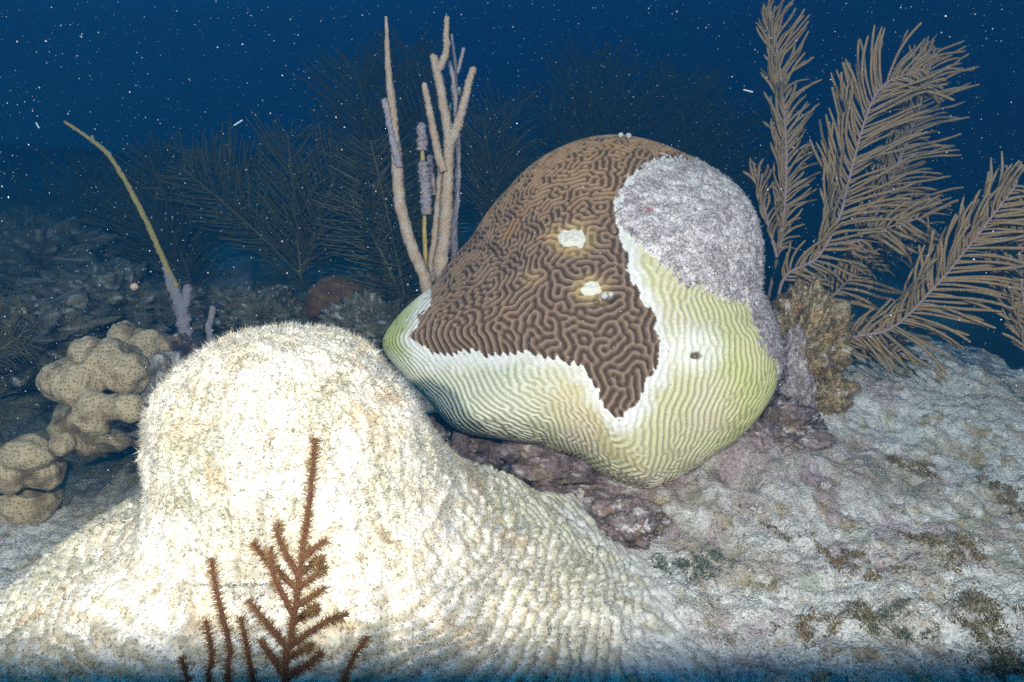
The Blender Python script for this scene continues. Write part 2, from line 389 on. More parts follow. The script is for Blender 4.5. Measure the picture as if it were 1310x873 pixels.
DEAD = [(838, 206), (868, 203), (905, 211), (960, 200), (1040, 300), (1040, 500), (1000, 500), (990, 465), (972, 425), (952, 388), (920, 381), (880, 366), (855, 351), (830, 326), (803, 301), (787, 288), (788, 262), (806, 228)]
NF = 460; UM = 1.80
# --- meandering ridges: a stripe-forming pattern grown over the real surface
g = np.linspace(-UM, UM, NF); uu, vv = np.meshgrid(g, g); du = g[1] - g[0]
Xb, gpx, gpy = coral_base(uu, vv)
su = np.linalg.norm(np.gradient(Xb, du, axis=1), axis=-1); sv = np.linalg.norm(np.gradient(Xb, du, axis=0), axis=-1)
lam = 0.0143; k0 = 2 * np.pi / lam
hmin = 0.0023 / du; su = np.maximum(su, hmin); sv = np.maximum(sv, hmin)
ax = sv / su; axh = 0.5 * (ax[:, 1:] + ax[:, :-1]); ay = su / sv; ayh = 0.5 * (ay[1:] + ay[:-1])
iJ = 1 / (su * sv * du * du * k0 * k0)
def lap(a):
    fx = np.diff(a, axis=1) * axh; fy = np.diff(a, axis=0) * ayh
    r = np.zeros_like(a); r[:, :-1] += fx; r[:, 1:] -= fx; r[:-1] += fy; r[1:] -= fy
    return r * iJ
bsd = poly_sd(gpx, gpy, BROWN)
e_x = np.where(gpx < 720, 0.30, -0.05); e_y = np.full_like(e_x, -1.0); nn_ = np.hypot(e_x, e_y); e_x /= nn_; e_y /= nn_
e_y = e_y
Mk = 0.30 * np.clip(sstep(-25, 10, bsd) * 0.75 + sstep(370, 450, gpy) * sstep(700, 600, gpx) * 0.8, 0, 1) * sstep(640, 560, gpy + 0.35 * np.abs(gpx - 880) * 0)
cxx, cyy, cxy = e_x ** 2 / (su * du * k0) ** 2, e_y ** 2 / (sv * du * k0) ** 2, 2 * e_x * e_y / (su * sv * du * du * k0 * k0)
a = rng.normal(0, 0.3, uu.shape).astype(np.float32); axh, ayh, iJ, Mk, cxx, cyy, cxy = [q.astype(np.float32) for q in (axh, ayh, iJ, Mk, cxx, cyy, cxy)]
for it in range(820):
    l1 = lap(a); b_ = a + l1
    r_ = 0.7 * a - (b_ + lap(b_)) - a ** 3
    axx = np.zeros_like(a); axx[:, 1:-1] = a[:, 2:] - 2 * a[:, 1:-1] + a[:, :-2]
    ayy = np.zeros_like(a); ayy[1:-1] = a[2:] - 2 * a[1:-1] + a[:-2]
    axy = np.zeros_like(a); axy[1:-1, 1:-1] = (a[2:, 2:] - a[2:, :-2] - a[:-2, 2:] + a[:-2, :-2]) / 4
    a = np.clip(a + 0.0230 * (r_ + Mk * (cxx * axx + cyy * ayy + cxy * axy)), -1.5, 1.5)
    if it % 40 == 39 and it < 200: a += rng.normal(0, 0.05, a.shape).astype(np.float32)
NU = 588; g2 = np.linspace(-UM, UM, NU)
def cubic_up(q, n):                                   # Catmull-Rom along axis 0
    m = len(q); x = np.linspace(0, m - 1, n); i = np.clip(x.astype(int), 0, m - 2); f = (x - i)[:, None]
    p0, p1, p2, p3 = q[np.maximum(i - 1, 0)], q[i], q[i + 1], q[np.minimum(i + 2, m - 1)]
    return .5 * (2 * p1 + (p2 - p0) * f + (2 * p0 - 5 * p1 + 4 * p2 - p3) * f ** 2 + (3 * p1 - p0 - 3 * p2 + p3) * f ** 3)
ridge = cubic_up(cubic_up(a.astype(float), NU).T, NU).T
uu, vv = np.meshgrid(g2, g2); th = np.hypot(uu, vv); du2 = g2[1] - g2[0]
Xb, gpx, gpy = coral_base(uu, vv)
nrm = np.cross(np.gradient(Xb, du2, axis=1), np.gradient(Xb, du2, axis=0)); nrm /= np.linalg.norm(nrm, axis=-1)[..., None] + 1e-12
if (nrm[NU // 2, NU // 2] * np.array([0, 1, 0])).sum() > 0: nrm = -nrm
rg = np.clip(ridge / 0.85, -1.1, 1.1)
jit = 5 * vnoise(Xb * 45) + 2.2 * vnoise(Xb * 160) + 1.5 * rg
bsd = poly_sd(gpx, gpy, BROWN) + jit; dsd = poly_sd(gpx, gpy, DEAD) + 1.6 * jit
# small bleached lesions inside the brown tissue
LES = [(730, 306, 17, 12), (755, 371, 13, 10)]
les = [np.hypot((gpx - cx + 3 * vnoise(Xb * 90)) / rx, (gpy - cy + 3 * vnoise(Xb * 90 + 9)) / ry) for cx, cy, rx, ry in LES]
warm = np.hypot((gpx - 681) / 20, (gpy - 355) / 16)
region = np.where(dsd < 0, 2, np.where(bsd < 0, 0, 1))
for k, l in enumerate(les): region[(l < 1) & (region == 0)] = 3 + k
amp = np.where(region == 0, 0.0026, 0.0012) * sstep(0, 7, dsd)
amp = amp * (1 - 0.55 * ((region == 1) * sstep(14, 2, bsd)))
for l in les: amp = amp * sstep(0.7, 1.3, l) + (l < 0.9) * 0.0
disp = amp * rg
disp = disp + np.where(dsd < 0, 0.006 * fbm(Xb, 55, 4, 0.6) + 0.004 + 0.003 * fbm(Xb, 200, 2), 0) * sstep(3, -6, dsd)
for l in les: disp = disp + 0.004 * sstep(1, 0.4, l) * (0.5 + fbm(Xb, 150, 2))
hole = np.hypot((gpx - 891) / 9, (gpy - 455) / 6); disp = disp - 0.006 * sstep(1, 0.2, hole)
CV = Xb + nrm * disp[..., None]
# colours of the tissue, with some light painted into the upper dome
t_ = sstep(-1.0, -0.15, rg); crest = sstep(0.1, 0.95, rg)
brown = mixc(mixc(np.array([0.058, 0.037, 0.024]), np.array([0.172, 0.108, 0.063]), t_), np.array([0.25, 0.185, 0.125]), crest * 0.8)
brown = brown * [1.0, 0.98, 1.0]
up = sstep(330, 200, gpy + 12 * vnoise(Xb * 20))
brown = mixc(brown, brown * [1.5, 1.4, 1.1], up)  # tanner upper dome, lightened in colour to offset the grazing strobe light
ora = sstep(0.25, 0.6, fbm(Xb, 16, 3, off=7)) * sstep(470, 400, gpy); brown = mixc(brown, brown * [1.22, 1.08, 0.8], ora)
halo = np.clip(sum(sstep(2.6, 1.0, l) for l in les) + sstep(1.1, 0.3, warm) * .5, 0, 1); brown = mixc(brown, np.array([0.55, 0.40, 0.17]) * (0.55 + 0.45 * t_)[..., None], halo * 0.55)
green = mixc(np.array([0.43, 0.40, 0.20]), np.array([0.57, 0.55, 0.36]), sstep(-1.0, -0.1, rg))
pn = fbm(Xb, 9, 3, off=21)
green = mixc(green, green * [1.1, 1.05, 1.25], sstep(0.0, 0.4, pn)); green = mixc(green, green * [0.97, 0.91, 0.82], sstep(0.05, 0.4, fbm(Xb, 22, 3, off=27)) * sstep(860, 760, gpx))
leftg = sstep(760, 640, gpx) * sstep(590, 540, gpy); green = mixc(green, mixc(np.array([0.33, 0.34, 0.24]), np.array([0.60, 0.61, 0.50]), sstep(-0.9, 0.1, rg)), leftg * 0.85)
green = mixc(green, np.array([0.36, 0.42, 0.10]) * (0.75 + 0.25 * rg)[..., None], sstep(560, 505, gpx) * sstep(470, 440, gpy) * .8)
green = mixc(green, green * [0.92, 0.98, 0.62], sstep(880, 960, gpx) * .8)
wht = sstep(26, 3, bsd + 16 * pn + 7 * fbm(Xb, 40, 3, off=77)) ; green = mixc(green, np.array([0.72, 0.71, 0.66]) * (0.93 + 0.07 * rg)[..., None], wht)
whh = sstep(4.5, 1.0, np.hypot((gpx - 888) / 12, (gpy - 448) / 10)); green = mixc(green, np.array([0.75, 0.75, 0.66]) * np.ones(rg.shape)[..., None], whh * .8)
green = mixc(green, np.array([0.14, 0.09, 0.05]) * np.ones(rg.shape)[..., None], sstep(1.1, 0.5, hole))
turfy = sstep(0.05, 0.5, fbm(Xb, 30, 4, 0.6, off=57)) * sstep(500, 560, gpy) * sstep(760, 640, gpx); green = mixc(green, green * [0.55, 0.48, 0.46], turfy * .8)
dead = mixc(np.array([0.50, 0.465, 0.465]), np.array([0.78, 0.735, 0.73]), sstep(-.3, .35, fbm(Xb, 60, 4, .65, off=3)))
dead = mixc(dead, np.array([0.36, 0.29, 0.31]) * np.ones(rg.shape)[..., None], sstep(.15, .5, fbm(Xb, 24, 3, off=5)) * .6)
dead = mixc(dead, np.array([0.45, 0.12, 0.12]) * np.ones(rg.shape)[..., None], sstep(1, .2, np.hypot((gpx - 830) / 12, (gpy - 269) / 9)) * sstep(0, .3, fbm(Xb, 190, 2)) * .8)
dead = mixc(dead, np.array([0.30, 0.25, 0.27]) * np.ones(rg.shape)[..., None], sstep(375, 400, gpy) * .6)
lesc = np.array([0.68, 0.66, 0.56]) * (0.95 + 0.05 * rg)[..., None]
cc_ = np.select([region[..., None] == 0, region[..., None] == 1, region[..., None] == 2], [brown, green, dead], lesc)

coral_root = thing('brain_coral', (0.13, 1.28, 0.06), 'large domed brain coral with brown ridges, bleached yellow margin and grey dead patch', 'coral')
RL = np.array(coral_root.location)
CF = grid_faces(NU, NU); keep = (th.ravel()[CF] <= 1.76).all(1); CF = CF[keep][:, ::-1]
rf = region.ravel()[CF]; freg = np.where((rf >= 3).sum(1) >= 2, rf.max(1), np.median(rf, 1).astype(int))
CVf, CCf = CV.reshape(-1, 3), cc_.reshape(-1, 3)
def submesh(sel):
    F = CF[sel]; ids, inv = np.unique(F, return_inverse=True)
    return CVf[ids], inv.reshape(F.shape), CCf[ids]
for rid, nm, mt, lb in ((0, 'living_tissue', 'coral', 'brown meandering living tissue'), (1, 'bleached_tissue', 'coral', 'pale yellow green dying tissue with white edge'),
                        (2, 'dead_patch', 'dead', 'grey turf covered dead skeleton'), (3, 'lesion', 'coral', 'white bleached spot'), (4, 'lesion', 'coral', 'white bleached spot')):
    v_, f_, c_ = submesh(freg == rid)
    o = obj(nm, mesh_np(nm, v_ - RL, f_, M[mt], c_), coral_root); o['label'] = lb
    if rid == 2:
        P, N, K = sample(v_, f_, 16000); N = -N if N[:, 1].mean() > 0 else N
        tv, tf, tcol = both(grains(P[3000:], N[3000:], rng.lognormal(math.log(.0013), .4, len(P) - 3000), c_[K[3000:]] * rng.uniform(.85, 1.2, (len(P) - 3000, 1))), blades(P[:3000], N[:3000], 0.0075, 0.0007, c_[K[:3000]] * rng.uniform(.8, 1.35, (3000, 1)), per=2, spread=.7))
        ob = obj('turf', mesh_np('turf', tv - RL, tf, M['fuzz'], tcol, False), o); ob['kind'] = 'stuff'
# the far side of the colony
nb, mb = 26, 120
tb, pb = np.meshgrid(np.linspace(1.74, np.pi, nb), np.linspace(-np.pi, np.pi, mb, endpoint=False), indexing='ij')
BV, _, _ = coral_base(tb * np.cos(pb), tb * np.sin(pb)); BV = BV + 0.004 * fbm(BV, 40, 3)[..., None]
bc = np.tile([0.30, 0.27, 0.19], (nb * mb, 1)) * (1 + .5 * fbm(BV.reshape(-1, 3), 20, 3))[:, None]
obj('far_side', mesh_np('far_side', BV.reshape(-1, 3) - RL, grid_faces(nb, mb, True), M['coral'], bc), coral_root)
# tiny bubble-like growths and tufts on the colony
def blob(c, r, sub=2, sq=(1, 1, 1), amp=0.25, sc_=2.0, seed=0.0):
    n, m = 6 * sub, 8 * sub
    t, p = np.meshgrid(np.linspace(0, np.pi, n), np.linspace(0, 2 * np.pi, m, endpoint=False), indexing='ij')
    d = np.stack([np.sin(t) * np.cos(p), np.sin(t) * np.sin(p), np.cos(t)], -1)
    rr = 1 + amp * fbm(d, sc_, 3, off=seed)
    V = np.asarray(c) + d * rr[..., None] * r * np.asarray(sq)
    return V.reshape(-1, 3), tri_of(grid_faces(n, m, True))
for k, (px_, py_, D_, r_) in enumerate([(794, 173, 1.55, .0055), (804, 174, 1.55, .0065), (773, 379, 1.19, .006), (781, 377, 1.2, .005)]):
    v_, f_ = blob(U(px_, py_, D_), r_, 2, seed=k)
    o = obj('pale_growth', mesh_np('pale_growth', v_ - RL, f_, M['pale']), coral_root)

# ------------------------------------------------------------------ rocks under and beside the brain coral
def rock(name, c, size, label, cols, n=70, amp=0.35, scale=3.0, seed=0.0, fuzz=0, fuzzlen=.007, ochre=.3, rough=.05):
    t, p = np.meshgrid(np.linspace(0, np.pi, n), np.linspace(0, 2 * np.pi, 2 * n, endpoint=False), indexing='ij')
    d = np.stack([np.sin(t) * np.cos(p), np.sin(t) * np.sin(p), np.cos(t)], -1)
    rr = 1 + amp * fbm(d, scale, 3, off=seed) + rough * 2 * fbm(d, scale * 5, 3, .6, off=seed + 3) - rough * np.abs(fbm(d, scale * 3, 2, off=seed + 9)) * 2
    V = (np.asarray(c) + d * rr[..., None] * np.asarray(size)).reshape(-1, 3)
    F = grid_faces(n, 2 * n, True)
    q = fbm(V, 22, 4, .6, off=seed)
    C = mixc(np.tile(cols[0], (len(V), 1)), np.tile(cols[1], (len(V), 1)), sstep(-.35, .3, q))
    C = mixc(C, np.tile(cols[2], (len(V), 1)), sstep(.1, .45, fbm(V, 45, 3, .6, off=seed + 20)) * .8)
    C = mixc(C, np.tile([.60, .58, .58], (len(V), 1)), sstep(.22, .5, fbm(V, 70, 3, .6, off=seed + 40)) * .7)
    root = thing(name, (c[0], c[1], max(-.05, c[2] - size[2] * .8)), label, 'rock')
    b = np.array(root.location)
    obj('body', mesh_np('body', V - b, F, M['rock'], C), root)
    if fuzz:
        P, N, K = sample(V, F, fuzz); s = np.sign(((P - np.asarray(c)) * N).sum(1))[:, None]; N = N * s
        kk = C[K] * rng.uniform(.7, 1.4, (len(K), 1)); kk = mixc(kk, kk * 0 + [.34, .24, .10], (rng.random(len(K)) < ochre).astype(float))
        tv, tf, tcol = blades(P, N, fuzzlen, .0007, kk, per=3, spread=.7)
        o = obj('turf', mesh_np('turf', tv - b, tf, M['fuzz'], tcol, False), root); o['kind'] = 'stuff'
    return root
PUR = [(.12, .088, .08), (.25, .19, .195), (.22, .15, .08)]
OCH = [(.24, .17, .09), (.38, .30, .17), (.34, .20, .08)]
GRY = [(.30, .28, .25), (.42, .41, .40), (.28, .23, .12)]
rock('reef_rock', U(690, 590, 1.42) + [0, 0, -.02], (.25, .17, .095), 'dark purple brown pitted rock ledge directly under the brain coral skirt', PUR, seed=1, fuzz=3500, rough=.10, ochre=.15, n=90)
rock('reef_rock', U(975, 560, 1.47), (.125, .11, .085), 'purple crusted rock at the right foot of the brain coral', PUR, seed=4, fuzz=2500, rough=.08)
rock('reef_rock', U(1026, 452, 1.60), (.084, .09, .13), 'upright knob overgrown with ochre algae between brain coral and sea plumes', OCH, seed=8, fuzz=4500, fuzzlen=.012, ochre=.65, amp=.5, scale=2.2, rough=.10)
rock('reef_rock', U(1000, 495, 1.56), (.06, .07, .12), 'lavender crusted rock strip joining brain coral and ochre knob', [(.30, .25, .26), (.44, .38, .40), (.30, .21, .13)], seed=36, fuzz=2500, ochre=.2, amp=.4)
rock('reef_rock', U(1045, 500, 1.60), (.07, .07, .06), 'brown lump under the ochre algae knob', OCH, seed=38, fuzz=2000, fuzzlen=.010, ochre=.5, amp=.4, n=50)
rock('reef_rock', U(1085, 555, 1.68), (.13, .12, .07), 'low brown green rock below the ochre knob', OCH, seed=12, fuzz=2500, fuzzlen=.009, ochre=.4)
rock('reef_rock', U(590, 572, 1.40), (.10, .10, .075), 'dark pitted rock in the gap between white mound and brain coral skirt', PUR, seed=31, fuzz=1500, rough=.09, n=60)
rock('reef_rock', U(800, 668, 1.20), (.06, .05, .035), 'small rust brown stone below the lowest tip of the brain coral', PUR, seed=15, fuzz=900, n=50)

# ------------------------------------------------------------------ white turf covered mound in front
MC = np.array([-0.272, 0.815])
nA, nS = 900, 330
ang = np.linspace(-np.pi, np.pi, nA, endpoint=False); ss = np.linspace(0, 1, nS)
prof = {  # direction (degrees, 0 = right, -90 = towards viewer): radius, height pairs
    -180: [(0, .462), (.06, .458), (.10, .44), (.14, .40), (.165, .345), (.176, .29), (.188, .245), (.225, .215), (.31, .185), (.40, .10), (.50, -.05), (.62, -.20)],
    -135: [(0, .462), (.06, .458), (.10, .44), (.14, .40), (.165, .345), (.180, .29), (.20, .24), (.25, .205), (.33, .17), (.44, .12), (.58, .05), (.75, -.10)],
    -90: [(0, .462), (.06, .457), (.10, .435), (.14, .39), (.165, .34), (.185, .29), (.215, .24), (.27, .195), (.35, .15), (.45, .10), (.58, .04), (.75, -.10)],
    -45: [(0, .462), (.06, .457), (.10, .437), (.14, .395), (.168, .345), (.19, .29), (.225, .235), (.285, .18), (.37, .125), (.48, .07), (.60, .01), (.75, -.08)],
    0: [(0, .462), (.06, .458), (.11, .437), (.15, .395), (.172, .345), (.19, .295), (.22, .24), (.275, .185), (.35, .13), (.44, .075), (.54, .02), (.66, -.08)],
    40: [(0, .462), (.06, .458), (.11, .437), (.15, .395), (.172, .345), (.19, .295), (.22, .25), (.275, .20), (.35, .145), (.44, .09), (.54, .03), (.66, -.08)],
    135: [(0, .462), (.06, .458), (.10, .44), (.14, .40), (.165, .335), (.176, .27), (.19, .225), (.24, .19), (.33, .16), (.43, .11), (.54, .04), (.68, -.12)],
    90: [(0, .462), (.06, .458), (.11, .435), (.15, .38), (.17, .31), (.18, .24), (.19, .18), (.20, .12), (.23, .07), (.29, .02), (.36, -.06), (.45, -.15)],
}
keys = sorted(prof); tabs = np.array([prof[k] for k in keys] + [prof[-180]], float); kd = np.array(keys + [180], float)
adeg = np.degrees(ang); W = np.stack([np.interp(adeg, kd, np.eye(len(kd))[i]) for i in range(len(kd))], -1)
T2 = np.einsum('ak,kij->aij', W, tabs)
tt = np.linspace(0, 1, 12) ** 1.0
def crom(tab, q):
    x = q * 11; i = np.clip(x.astype(int), 0, 10); f = (x - i)[:, None]
    g_ = lambda k: tab[:, np.clip(i + k, 0, 11)]
    p0, p1, p2, p3 = g_(-1), g_(0), g_(1), g_(2)
    return .5 * (2 * p1 + (p2 - p0) * f + (2 * p0 - 5 * p1 + 4 * p2 - p3) * f ** 2 + (3 * p1 - p0 - 3 * p2 + p3) * f ** 3)
RZ = crom(T2, ss)                                   # (nA, nS, 2)
MX = np.stack([MC[0] + RZ[..., 0] * np.cos(ang)[:, None], MC[1] + RZ[..., 0] * np.sin(ang)[:, None], RZ[..., 1]], -1)
MX = MX + 0.022 * np.stack([fbm(MX, 5, 2, off=1), fbm(MX, 5, 2, off=5), .7 * fbm(MX, 5, 2, off=9)], -1) * sstep(0, .1, RZ[..., 0])[..., None]
mn = np.cross(np.roll(MX, -1, 0) - np.roll(MX, 1, 0), np.gradient(MX, axis=1)); mn /= np.linalg.norm(mn, axis=-1)[..., None] + 1e-9
mn = np.where((mn[..., 2:] < 0) & (RZ[..., 0:1] < .2), -mn, mn); mn[:, 0] = (0, 0, 1)
arc = np.cumsum(np.r_[[np.zeros(nA)], np.linalg.norm(np.diff(MX, axis=1), axis=-1).T], axis=0).T
stripe = np.cos(2 * np.pi * (arc / .0165 + 1.5 * fbm(MX, 8, 3, off=13) + .5 * fbm(MX, 30, 2, off=3)))
dome = sstep(.27, .19, RZ[..., 0])
wig = np.cos(2 * np.pi * (ang[:, None] * .17 / .0185 * 1.0 + 2.2 * fbm(MX, 9, 3, off=43)))
pat = lerp(stripe, wig * .8, dome * .8)
fade = 1 - sstep(.38, .52, RZ[..., 0] + .08 * fbm(MX, 12, 3, off=2))
MD = MX + mn * (.0038 * pat * fade * (1 - .88 * dome) * sstep(.02, .06, RZ[..., 0]) + .005 * fbm(MX, 75, 3, .7) + .009 * fbm(MX, 18, 3, off=6))[..., None]
mcol = mixc(np.array([.56, .51, .38]), np.array([.80, .76, .67]), sstep(-.5, .4, pat * fade * (1 - .8 * dome) + .6 * fbm(MX, 40, 3, off=8)))
mcol = mixc(mcol, mcol * [.86, .66, .42], sstep(.18, .45, fbm(MX, 17, 4, .6, off=11)) * .45)
mcol = mixc(mcol, mcol * [.74, .78, .70], sstep(.05, .4, fbm(MX, 9, 3, off=71)) * .6 + .25 * sstep(.24, .38, RZ[..., 0]))
gc = ground_cols(MX.reshape(-1, 3)).reshape(MX.shape) * 1.15; mcol = mixc(mcol, gc, sstep(.32, .50, RZ[..., 0] + .08 * fbm(MX, 12, 3, off=2)) * .9)
MF = grid_faces(nA, nS); MF = np.vstack([MF, np.stack([np.arange(nS - 1) + (nA - 1) * nS, np.arange(nS - 1), np.arange(1, nS), np.arange(1, nS) + (nA - 1) * nS], -1)])
MV, MCf = MD.reshape(-1, 3), mcol.reshape(-1, 3)
mound = thing('coral_mound', (MC[0], MC[1], 0), 'bleached white coral mound covered in fuzzy turf, with ridged skirt spreading over the bottom', 'coral')
mb_ = np.array(mound.location)
obj('skeleton', mesh_np('skeleton', MV - mb_, MF[:, ::-1] if False else MF, M['coral'], MCf), mound)
wv = (MV[:, 1] < 1.0) * np.clip(1.2 - RZ[..., 0].ravel(), .2, 1) * (MV[:, 2] > -.02)
P, N, K = sample(MV, MF, 115000, wv.astype(float)); N = np.where(N[:, 2:] < -.05, -N, N)
side = ((P[:, :2] - MC) * N[:, :2]).sum(1); N = np.where((side < 0)[:, None] & (np.abs(N[:, 2:]) < .5), -N, N)
fc = np.clip(MCf[K] * rng.uniform(.9, 1.3, (len(K), 1)) + .08, 0, .86)
zl = sstep(.2, .4, P[:, 2])
k_ = 85000; lm_ = rng.uniform(.8, 1.15, (k_, 1)); lm_[rng.random(k_) < .03] = .6
tv, tf, tcol = both(grains(P[:k_], N[:k_], rng.lognormal(math.log(.0011), .4, k_), fc[:k_] * lm_), blades(P[k_:], N[k_:], .005 + .005 * zl[k_:], .00042 + .0001 * zl[k_:], fc[k_:], per=3, spread=.7, bend=.6, simple=True))
ob = obj('turf', mesh_np('turf', tv - mb_, tf, M['fuzz'], tcol, False), mound); ob['kind'] = 'stuff'

# ------------------------------------------------------------------ star corals on the left
def lobes(name, label, cat, lob, mat, voxel=.005, group=None):
    parts = [blob(U(px, py, D), r * .9 * D / FPX, 4, sq, .28, 2.3, seed=i * 3.7) for i, (px, py, D, r, sq) in enumerate(lob)]
    v_, f_ = join(parts); base = v_.mean(0); base[2] = v_[:, 2].min()
    o = obj(name, mesh_np(name, v_ - base, f_, mat), loc=base)
    m = o.modifiers.new('merge', 'REMESH'); m.mode = 'VOXEL'; m.voxel_size = voxel; m.use_smooth_shade = True
    s = o.modifiers.new('soft', 'SMOOTH'); s.factor = .6; s.iterations = 3
    return tag(o, label, cat, group)
q1 = (1, 1, 1)
lobes('star_coral', 'cream lumpy star coral with brown polyp dots left of the white mound', 'coral',
      [(80, 487, 1.5, 29, q1), (100, 492, 1.47, 32, q1), (118, 458, 1.52, 30, q1), (140, 462, 1.5, 32, q1), (160, 478, 1.5, 32, q1), (118, 525, 1.42, 27, q1), (122, 542, 1.42, 20, q1), (145, 522, 1.42, 19, q1), (165, 522, 1.42, 22, q1),
       (130, 540, 1.62, 62, (1, 1, .7))], M['star'])
lobes('star_coral', 'small pale star coral behind the lumpy cream one', 'coral',
      [(160, 430, 1.66, 21, q1), (186, 442, 1.64, 24, q1), (175, 452, 1.62, 26, (1.2, 1, .7)), (205, 445, 1.66, 18, q1), (185, 480, 1.75, 40, (1, 1, 1))], M['star'])
lobes('star_coral', 'dim brown star coral low beside the mound skirt', 'coral',
      [(36, 580, 1.42, 33, (1.1, 1, .75)), (80, 568, 1.38, 18, q1), (12, 605, 1.42, 30, q1), (58, 603, 1.45, 27, q1), (-18, 600, 1.45, 36, q1), (30, 640, 1.52, 42, (1.2, 1, .8))], M['star'])
rock('reef_rock', U(190, 510, 1.62), (.11, .10, .10), 'grey rubble rock between the star corals and the white mound', GRY, seed=21, fuzz=1500, n=50)
DIM = [(.10, .10, .075), (.17, .17, .125), (.14, .11, .07)]
for px_, py_, D_, sz_, lb_, sd_ in ((120, 385, 2.5, (.30, .22, .13), 'low dim olive reef rock behind the foot of the bare whip', 51), (20, 420, 2.1, (.22, .2, .12), 'dim dark reef rock behind the brown sea plume tuft', 53),
                                    (330, 395, 2.35, (.20, .16, .10), 'dim grey green rock beside the vase sponge', 55), (30, 330, 3.3, (.45, .3, .20), 'broad faint reef hump far behind the star corals', 57), (480, 405, 2.1, (.14, .12, .09), 'dim mossy rock right of the brown orange coral head', 59)):
    rock('reef_rock', U(px_, py_, D_) + [0, 0, -.03], sz_, lb_, DIM, n=50, amp=.6, seed=sd_, fuzz=1500, fuzzlen=.02, rough=.12)
rock('reef_rock', U(215, 465, 1.85), (.09, .09, .07), 'dark low rock at the foot of the bare whip', PUR, seed=27, fuzz=900, n=40)

# ------------------------------------------------------------------ sea rods behind the brain coral
def down(path, D):
    """continue a stem from its lowest seen point to the bottom"""
    p = U(path[0][0], path[0][1], D); h = Hs(p[0] + .02, p[1] + .05)
    return np.array([p[0] + .03, p[1] + .06, h - .02])
def rodpath(path, D, n, root=True):
    pts = U([p[0] for p in path], [p[1] for p in path], D)
    if root: pts = np.vstack([down(path, D), pts])
    return spline(pts, n)
def px2m(w, D): return w * D / FPX
DR = 1.62
b0 = down([(545, 372)], DR)
rod1 = thing('sea_rod', b0, 'tall single pale sea rod tapering to a thin tip behind the brain coral', 'sea rod')
p_ = rodpath([(547, 372), (528, 320), (512, 260), (508, 210), (503, 150), (497, 90), (494, 22)], DR, 90)
t_ = np.linspace(0, 1, 90); v_, f_ = tube(p_, px2m(np.interp(t_, [0, .35, .6, .8, 1], [9, 7.5, 7.2, 5.2, 1.8]), DR), 10, .25, 260)
stem1 = obj('stem', mesh_np('stem', v_ - b0, f_, M['rod']), rod1); v_stem1, f_stem1 = v_, f_
p_ = rodpath([(511, 215), (503, 180), (497, 150), (492, 128)], DR - .01, 30, False); v_, f_ = tube(p_, px2m(np.interp(np.linspace(0, 1, 30), [0, 1], [5, 4]), DR), 8, .5, 200)
obj('overgrown_stub', mesh_np('overgrown_stub', v_ - b0, f_, M['rod_grey']), rod1)
b1 = down([(572, 352)], DR)
rod2 = thing('sea_rod', b1, 'thick tan sea rod forking into several upright fingers behind the brain coral', 'sea rod')
def rodfuzz(v_, f_, o, b, n, col):
    P, N, K = sample(v_, f_, n); tv, tf, tcol = blades(P, N, .0034, .0010, np.tile(col, (n, 1)) * rng.uniform(.75, 1.3, (n, 1)), per=1, spread=.35, simple=True)
    q = obj('polyps', mesh_np('polyps', tv - b, tf, M['fuzz'], tcol, False), o); q['kind'] = 'stuff'
rodfuzz(v_stem1, f_stem1, stem1, b0, 8000, (.58, .46, .35))
def rodpart(name, path, D, w0, w1, mat, rough=.25, root=False, n=60, par=rod2, b=b1):
    p_ = rodpath(path, D, n, root); v_, f_ = tube(p_, px2m(np.linspace(w0, w1, n), D), 10, rough, 260)
    o = obj(name, mesh_np(name, v_ - b, f_, M[mat]), par)
    L_ = np.linalg.norm(np.diff(p_, axis=0), axis=1).sum()
    if mat != 'whip': rodfuzz(v_, f_, o, b, int(L_ * w0 * 1600), (.58, .45, .33) if mat == 'rod' else (.40, .37, .42))
    return o
rodpart('stem', [(566, 358), (569, 300), (573, 230), (574, 180), (570, 150), (561, 100), (554, 72)], DR, 11, 5, 'rod', root=True, n=90)
rodpart('branch', [(559, 92), (565, 82), (571, 66), (571, 45), (572, 22)], DR, 5, 3.2, 'rod')
rodpart('branch', [(575, 186), (584, 165), (593, 135), (600, 105), (606, 88)], DR, 6.5, 4.2, 'rod')
rodpart('branch', [(568, 220), (560, 195), (553, 160), (546, 125), (543, 108)], DR - .01, 5.5, 3.8, 'rod')
rodpart('branch', [(555, 365), (557, 310), (562, 260), (566, 200)], DR + .03, 7, 5, 'rod', root=True, n=70)
rodpart('branch', [(580, 330), (584, 260), (586, 200), (582, 120), (575, 80)], DR + .04, 4.5, 3, 'rod_grey', .5, root=True)
b2 = down([(545, 350)], DR + .03)
rod3 = thing('sea_rod', b2, 'thin broken rod with purple grey overgrowth between the two pale sea rods', 'sea rod')
rodpart('stem', [(548, 372), (544, 320), (543, 280), (545, 235), (541, 205)], DR + .03, 3.2, 2.6, 'whip', .3, root=True, par=rod3, b=b2)
rodpart('overgrowth', [(546, 275), (545, 250), (543, 228), (541, 210)], DR + .025, 6.5, 7.0, 'rod_grey', .4, par=rod3, b=b2)
rodpart('overgrowth', [(540, 193), (540, 178), (539, 160)], DR + .03, 7, 6, 'rod_grey', .4, par=rod3, b=b2, n=60)
rodpart('tip', [(541, 206), (540, 192)], DR + .03, 3, 2.6, 'whip', .1, par=rod3, b=b2, n=8)
rodpart('overgrowth', [(556, 250), (552, 225), (550, 200)], DR + .05, 5, 4, 'rod_grey', .4, par=rod3, b=b2, n=60)
b3 = down([(588, 350)], DR + .07)
rod4 = thing('sea_rod', b3, 'thin purple rod tip with pale beads beside the forked sea rod', 'sea rod')
